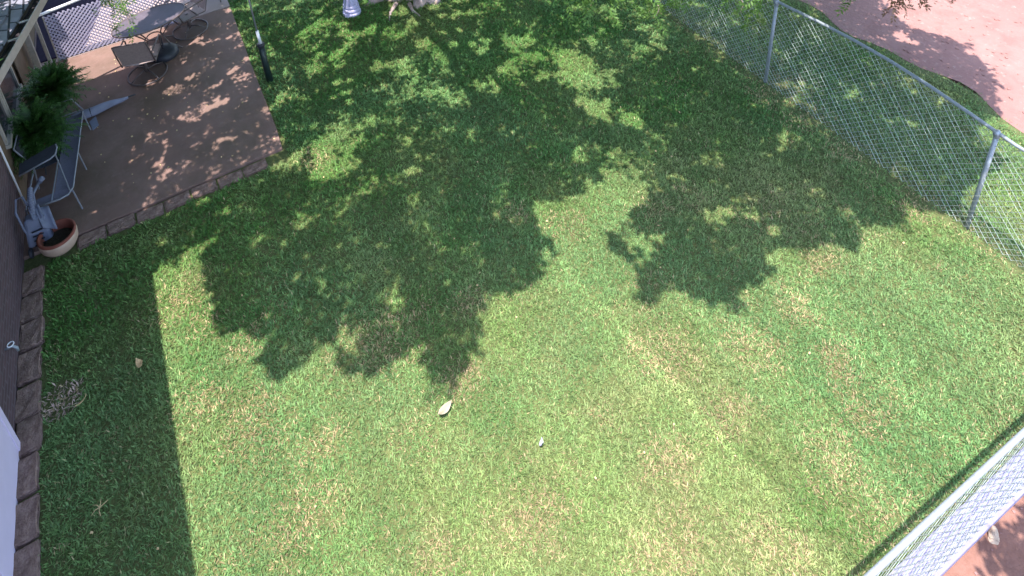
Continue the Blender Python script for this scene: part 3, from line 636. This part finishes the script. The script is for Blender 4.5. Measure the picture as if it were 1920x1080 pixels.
# ------------------------------------------------------------------ trees that overhang the lawn
LIT = [
 [(1.53,8.33),(1.92,8.21),(2.1,7.77),(1.85,7.56),(1.58,7.27),(1.31,7.17),(1.13,7.45),(1.34,8.01)],
 [(5.44,7.99),(5.72,7.68),(5.88,7.16),(5.9,6.45),(5.56,6.49),(5.2,6.99),(5.36,7.5)],
 [(5.21,6.72),(5.53,6.21),(5.77,5.71),(5.51,5.6),(5.32,5.84),(5.08,6.43)],
 [(5.58,3.86),(5.81,3.79),(5.87,3.48),(5.75,3.41),(5.61,3.55)], [(5.31,4.29),(5.67,4.08),(5.64,3.94),(5.34,3.97),(5.22,4.11)],
 [(4.17,4.32),(4.45,4.19),(4.43,3.99),(4.19,4.02),(4.08,4.17)], [(.74,5.19),(.91,5.11),(.87,4.96),(.75,4.91)], [(1.32,5.37),(1.56,5.22),(1.54,5.1),(1.3,5.18)],
 [(4.04,7.9),(4.44,7.71),(4.34,7.48),(3.93,7.53)], [(10.33,5.03),(10.72,4.9),(10.63,4.65),(10.21,4.86)], [(4.96,8.02),(5.3,7.88),(5.23,7.62),(4.92,7.72)],
 [(.82,7.07),(1.03,6.79),(.95,6.65),(.82,6.82)], [(8.61,4.54),(8.92,4.4),(8.79,4.27),(8.52,4.39)], [(7.87,5.38),(8.24,5.28),(8.17,4.76),(8.04,4.57),(7.81,4.86)],
 [(4.92,8.66),(5.44,8.5),(5.39,8.17),(4.92,8.3)], [(1.77,10.97),(2.38,10.95),(2.36,10.57),(1.85,10.54)], [(2.62,10.4),(3.38,10.17),(3.44,9.81),(2.67,9.98)],
 [(4.58,9.87),(5.13,9.6),(5.0,9.37),(4.55,9.58)], [(.48,10.4),(.91,10.28),(.93,9.95),(.52,10.14)], [(.01,8.97),(.48,8.94),(.55,8.7),(.09,8.75)],
 [(-.03,11.7),(.56,11.79),(.64,11.44),(.03,11.48)], [(-.14,9.76),(.38,9.85),(.43,9.67),(-.09,9.58)], [(-.82,9.03),(-.65,8.92),(-.65,8.79),(-.82,8.77)],
 [(-.91,11.0),(-.48,11.04),(-.34,10.78),(-.73,10.73)], [(2.72,9.09),(3.33,9.1),(3.43,8.87),(2.75,8.91)], [(6.67,7.13),(7.14,6.99),(7.07,6.78),(6.65,6.98)]]
SHADE2 = [(12.35,5.6),(12.6,5.1),(13.3,4.4),(14.5,3.9),(16,6),(13,9),(12.3,7)]
SHADE3 = [(4.62,.50),(4.8,.62),(5.0,.66),(5.12,.60),(5.3,.66),(5.8,.4),(6.4,-.4),(5.6,-1.5),(4.4,-.9),(4.72,.2)]
def campx(p):
    rel = p - np.array([0, 0, 7.639722]); cz = rel @ np.array(CAM_F); cz = np.where(np.abs(cz) < 1e-3, 1e-3, cz)
    u = .5+(rel @ np.array(CAM_R))/cz*23.893/36-.046198; v = .28125-((rel @ np.array(CAM_U))/cz*23.893/36+.406428)
    return u*1920, v*1920, cz
R_ = np.random.default_rng(23)
GAPS = []
for k in range(560):                      # small openings between the leaf sprays
    gx, gy = R_.uniform(-2, 11.3), R_.uniform(7.3, 15)
    GAPS.append((gx, gy, R_.uniform(.025, .10)*(1.0 if gx > .9 else (.62 if k % 5 < 3 else 0)), R_.uniform(.6, 1.8)))
for k in range(60):
    GAPS.append((R_.uniform(-.4, 10.5), R_.uniform(3.4, 7.3), R_.uniform(.02, .055), 1.2))
for x, y, z in ((3.9,4.99,3.2),(4.05,4.94,3.2),(4.3,4.72,3.2),(4.47,4.38,3.2),(4.89,4.56,3.2),(5.36,3.95,3.2),(-.80,9.85,2.4),(-.60,9.05,2.4),(6.5,3.65,3.2)): GAPS.append((x+SH[0]*z, y+.08+SH[1]*z, .15, 1.1))
def covered(gx, gy):
    j = .05
    ok = np.zeros(gx.shape, bool)
    wob = (vnoise(gx, gy, .30, 81)-.5)*.20+(vnoise(gx, gy, .09, 82)-.5)*.16; wob2 = (vnoise(gx, gy, .30, 83)-.5)*.20+(vnoise(gx, gy, .09, 84)-.5)*.16
    for P in (SHADE, SHADE2, SHADE3):
        for ox, oy in ((.05, .05), (-.05, .05), (.05, -.05), (-.05, -.05)): ok |= inpoly(gx+wob+ox, gy+wob2+oy, P)
    for P in LIT:
        h = inpoly(gx+wob, gy+wob2, P); ok &= ~(h & ((vnoise(gx, gy, .15, 87)*.6+vnoise(gx, gy, .06, 88)*.4) > .36))
    for x, y, r, e in GAPS: ok &= ~((((gx-x)/e)**2+((gy-y)*1.0)**2) < r*r*(.6+.9*vnoise(gx, gy, .07, 85)))
    return ok
def sprays(px, py, pz, L, pairs, ll, lw, droop, seed):
    """compound leaves: leaflets in pairs along a drooping stem; returns quads (n,4,3)"""
    r = np.random.default_rng(seed); n = px.size; az = r.random(n)*2*math.pi; out = []
    tilt = droop + r.normal(0, .3, n)
    d = np.stack([np.cos(az)*np.cos(tilt), np.sin(az)*np.cos(tilt), -np.sin(tilt)], 1); s = np.stack([-np.sin(az), np.cos(az), np.zeros(n)], 1)
    roll = r.normal(0, .45, n)[:, None]; up = np.cross(s, d); s = s*np.cos(roll)+up*np.sin(roll); up = np.cross(s, d)
    base = np.stack([px, py, pz], 1)-d*L*.5
    for k in range(pairs):
        t = (k+.6)/pairs
        for sg in (-1, 1):
            a = base+d*(L*t)+r.normal(0, .006, (n, 3)) - up*(t*t*L*.12)
            dirv = d*(.55+.25*t)+s*sg*.85+up*r.normal(-.1, .25, (n, 1)); dirv /= np.linalg.norm(dirv, axis=1)[:, None]
            sd_ = np.cross(dirv, up); sd_ /= np.linalg.norm(sd_, axis=1)[:, None]
            l = ll*(.75+.5*r.random((n, 1))); wv = lw*(.8+.4*r.random((n, 1)))
            out.append(np.stack([a, a+dirv*l*.42+sd_*wv*.5, a+dirv*l-up*l*.12, a+dirv*l*.42-sd_*wv*.5], 1))
    a = base+d*L; out.append(np.stack([a, a+d*ll*.42+s*lw*.5, a+d*ll, a+d*ll*.42-s*lw*.5], 1))
    return np.concatenate(out)
def quads(name, Q, m, parent):
    n = len(Q); me = bpy.data.meshes.new(name); me.vertices.add(n*4); me.vertices.foreach_set('co', Q.astype(np.float32).ravel())
    me.loops.add(n*4); me.loops.foreach_set('vertex_index', np.arange(n*4, dtype=np.int32)); me.polygons.add(n); me.polygons.foreach_set('loop_start', np.arange(n, dtype=np.int32)*4)
    me.update(calc_edges=True); me.materials.append(m); o = bpy.data.objects.new(name, me); COL.objects.link(o); o.parent = parent; return o
def crown_quads(x0, x1, y0, y1, dens, seed, sel):
    r = np.random.default_rng(seed); n = int((x1-x0)*(y1-y0)*dens)
    gx, gy = r.uniform(x0, x1, n), r.uniform(y0, y1, n)
    k = covered(gx, gy) & sel(gx, gy) & (r.random(n) < np.where((gy > 6.6) & (gx > .9), .46+.6*(vnoise(gx, gy, .5, 89)-.3), .9)); gx, gy = gx[k], gy[k]; n = gx.size
    h = np.full(n, np.nan)
    for hh in np.arange(2.8, 9.6, .2):
        p = np.stack([gx-SH[0]*hh, gy-SH[1]*hh, np.full(n, hh)], 1); u, v, cz = campx(p)
        m_ = 42 + 260/np.maximum(cz, 1)*.25
        out = (cz < .1) | (v < -m_) | (u < -m_) | (u > 1920+m_) | (v > 1080+m_)
        far = np.linalg.norm(p-np.array([0, 0, 7.64]), axis=1) > 1.6
        h = np.where(np.isnan(h) & out & far, hh, h)
    ok = ~np.isnan(h); gx, gy, h = gx[ok], gy[ok], h[ok]
    h = h + 2.6*r.random(h.size)**1.5
    Q = sprays(gx-SH[0]*h, gy-SH[1]*h, h, .34, 5, .135, .062, .25, seed+1)
    c = Q.mean(1); ok = covered(c[:, 0]+SH[0]*c[:, 2], c[:, 1]+SH[1]*c[:, 2])
    u, v, cz = campx(c); ok &= (cz < .1) | (v < -14) | (u < -14) | (u > 1934) | (v > 1094)
    return Q[ok]
def hanging(pts, seed, ll=.062, lw=.021, L=.22, n=9, spread=.06, drop=.5, droop=.9):
    # drooping strings of leaves that end at the given points
    r = np.random.default_rng(seed); px, py, pz = [], [], []
    for (x, y, z) in pts:
        ox, oy = r.normal(0, .12), .25+r.normal(0, .1)
        for k in range(n):
            t = k/(n-1); px.append(x+ox*t+r.normal(0, spread)); py.append(y+oy*t*drop+r.normal(0, spread)); pz.append(z+drop*t+r.normal(0, spread*.6))
    return sprays(np.array(px), np.array(py), np.array(pz), L, 7, ll, lw, droop, seed+1)
def limb(b, p, q, r0, r1, sag=.3, seed=0):
    r = random.Random(seed); p, q = Vector(p), Vector(q); N = 9; path = []
    for i in range(N+1):
        t = i/N; path.append(p.lerp(q, t)+Vector((0, 0, sag*math.sin(math.pi*t)))+Vector((r.uniform(-.06, .06), r.uniform(-.06, .06), r.uniform(-.05, .05)))*(0 < i < N))
    b.tube(path, [r0+(r1-r0)*(i/N) for i in range(N+1)], 8)
def stem(b, x, y, R0, top, seed, H_=3.2):
    r = random.Random(seed); n = 36; vs = []; fs = []; ph = r.uniform(0, 6)
    prof = [(-.06, 1.75), (.03, 1.45), (.10, 1.18), (.22, 1.0), (.5, .88), (1.2, .78), (2.2, .70), (H_, .62)]
    for i, (z, k) in enumerate(prof):
        t = max(0, z/H_)
        for a_ in range(n):
            a = 2*math.pi*a_/n; fl = max(0, k-.85)
            rr = R0*(k+fl*.55*math.cos(5*a+ph)+.05*math.cos(11*a+ph*2)+.03*math.cos(17*a+i))
            vs.append((x+(top[0]-x)*t+rr*math.cos(a), y+(top[1]-y)*t+rr*math.sin(a), z))
    for i in range(len(prof)-1):
        for k in range(n): fs.append((i*n+k, i*n+(k+1) % n, (i+1)*n+(k+1) % n, (i+1)*n+k))
    b.add(vs, fs)
t1 = thing('tree', 'large leafy tree with twin flared trunks whose crown shades the far lawn', 'tree', (0, 0, 0))
b = MB(); stem(b, 3.86, 11.16, .27, (3.4, 10.9), 1); b.build('trunk', M_bark, t1, smooth=True)
b = MB(); stem(b, 4.39, 10.54, .22, (4.7, 10.0), 2); b.build('trunk', M_bark, t1, smooth=True)
for k, (a, L_) in enumerate(((2.9, .5), (3.8, .5), (4.6, .42), (5.5, .42))):
    b = MB(); cx_, cy_ = 4.06+.3*math.cos(a), 10.82+.4*math.sin(a)
    b.tube([(cx_, cy_, .06), (cx_+L_*.5*math.cos(a), cy_+L_*.5*math.sin(a), .02), (cx_+L_*math.cos(a+.2), cy_+L_*math.sin(a+.2), .0)], [.045, .03, .010], 8); b.build('root', M_bark, t1, smooth=True)
b = MB()
for k, q in enumerate(((.3, 9.6, 4.6), (1.0, 7.2, 5.2), (2.4, 5.0, 6.2), (3.2, 4.8, 5.8), (6.2, 5.0, 5.2), (7.2, 7.6, 5.4), (6.8, 11, 5.6), (3.6, 13.6, 5.6), (1.2, 12.6, 5.4))):
    s_ = (3.4, 10.9, 3.1) if q[0] < 3.5 else (4.7, 10.0, 3.1); limb(b, s_, q, .13, .025, .7, k)
b.build('limb', M_bark, t1, smooth=True)
Q = [crown_quads(-2.4, 9.0, 2.3, 17, 105, 101, lambda x, y: (x < 8.6))]
Q.append(hanging([(3.9,4.99,3.08),(4.05,4.94,3.08),(4.41,5.01,3.1),(4.3,4.72,3.1),(4.59,4.64,3.08),(4.47,4.38,3.06),(4.89,4.56,3.08),(5.06,4.5,3.1),(4.62,4.5,3.14)], 301, n=12))
Q.append(hanging([(5.44,3.95,3.08),(5.29,3.91,3.06),(5.36,4.0,3.1)], 303, n=10))
Q.append(hanging([(-.90,9.78,2.26),(-.80,9.88,2.26),(-.68,9.64,2.26)], 305, n=11, L=.2, ll=.055, lw=.017)); Q.append(hanging([(-.60,9.0,2.26),(-.57,9.1,2.3)], 307, n=10, L=.2, ll=.055, lw=.017))
quads('crown', np.concatenate(Q), M_leaf, t1)
for p, q in (((4.2, 5.0, 4.6), (4.1, 5.04, 3.1)), ((4.6, 4.7, 4.6), (4.56, 4.48, 3.1)), ((5.3, 4.3, 4.6), (5.36, 4.04, 3.1)), ((-.5, 9.6, 4.2), (-.58, 9.1, 2.3)), ((-.6, 9.9, 4.2), (-.78, 9.8, 2.3))):
    b = MB(); limb(b, p, q, .012, .004, 0, 5); b.build('twig', M_bark, t1)
t2 = thing('tree', 'tree beyond the chain-link fence casting ragged shade over the dirt drive', 'tree', (0, 0, 0))
b = MB(); stem(b, 12.3, 9.2, .24, (12.0, 8.9), 4); b.build('trunk', M_bark, t2, smooth=True)
b = MB()
for k, q in enumerate(((9.4, 4.2, 5.0), (9.8, 4.5, 5.4), (9.2, 7.0, 5.4), (13.0, 4.4, 5.2), (11.0, 11.5, 5.4))): limb(b, (12.0, 8.9, 3.1), q, .11, .02, .8, k+20)
b.build('limb', M_bark, t2, smooth=True)
Q = [crown_quads(8.2, 15.5, 2.2, 16, 105, 111, lambda x, y: (x >= 8.6))]
Q.append(hanging([(6.49,3.66,3.1),(6.58,3.60,3.1)], 309, n=10))
quads('crown', np.concatenate(Q), M_leaf, t2)
for k, p in enumerate(((6.75,3.14,3.04), (6.82,3.18,3.08), (6.98,3.2,3.1), (7.11,3.07,3.08), (7.28,3.02,3.1))):
    quads('dried_spray', hanging([p], 311+k, n=10, ll=.045, lw=.02, L=.18), M_dryleaf, t2)
for p, q in (((7.4, 4.4, 4.4), (6.92, 3.28, 3.0)), ((7.4, 4.4, 4.4), (7.22, 3.16, 3.05)), ((7.4, 4.4, 4.4), (6.54, 3.76, 3.05))):
    b = MB(); limb(b, p, q, .010, .004, 0, 8); b.build('twig', M_bark, t2)
b = MB(); limb(b, (9.4, 4.2, 5.0), (7.4, 4.4, 4.4), .025, .012, .1, 9); b.build('twig', M_bark, t2)
t3 = thing('tree', 'small tree outside the near fence shading the bare dirt at the bottom right', 'tree', (0, 0, 0))
b = MB(); stem(b, 5.6, -1.6, .10, (5.4, -1.4), 6, 2.2); b.build('trunk', M_bark, t3, smooth=True)
quads('crown', crown_quads(4, 6.6, -1.6, .9, 150, 121, lambda x, y: (y < .95) & (x > 3)), M_leaf, t3)
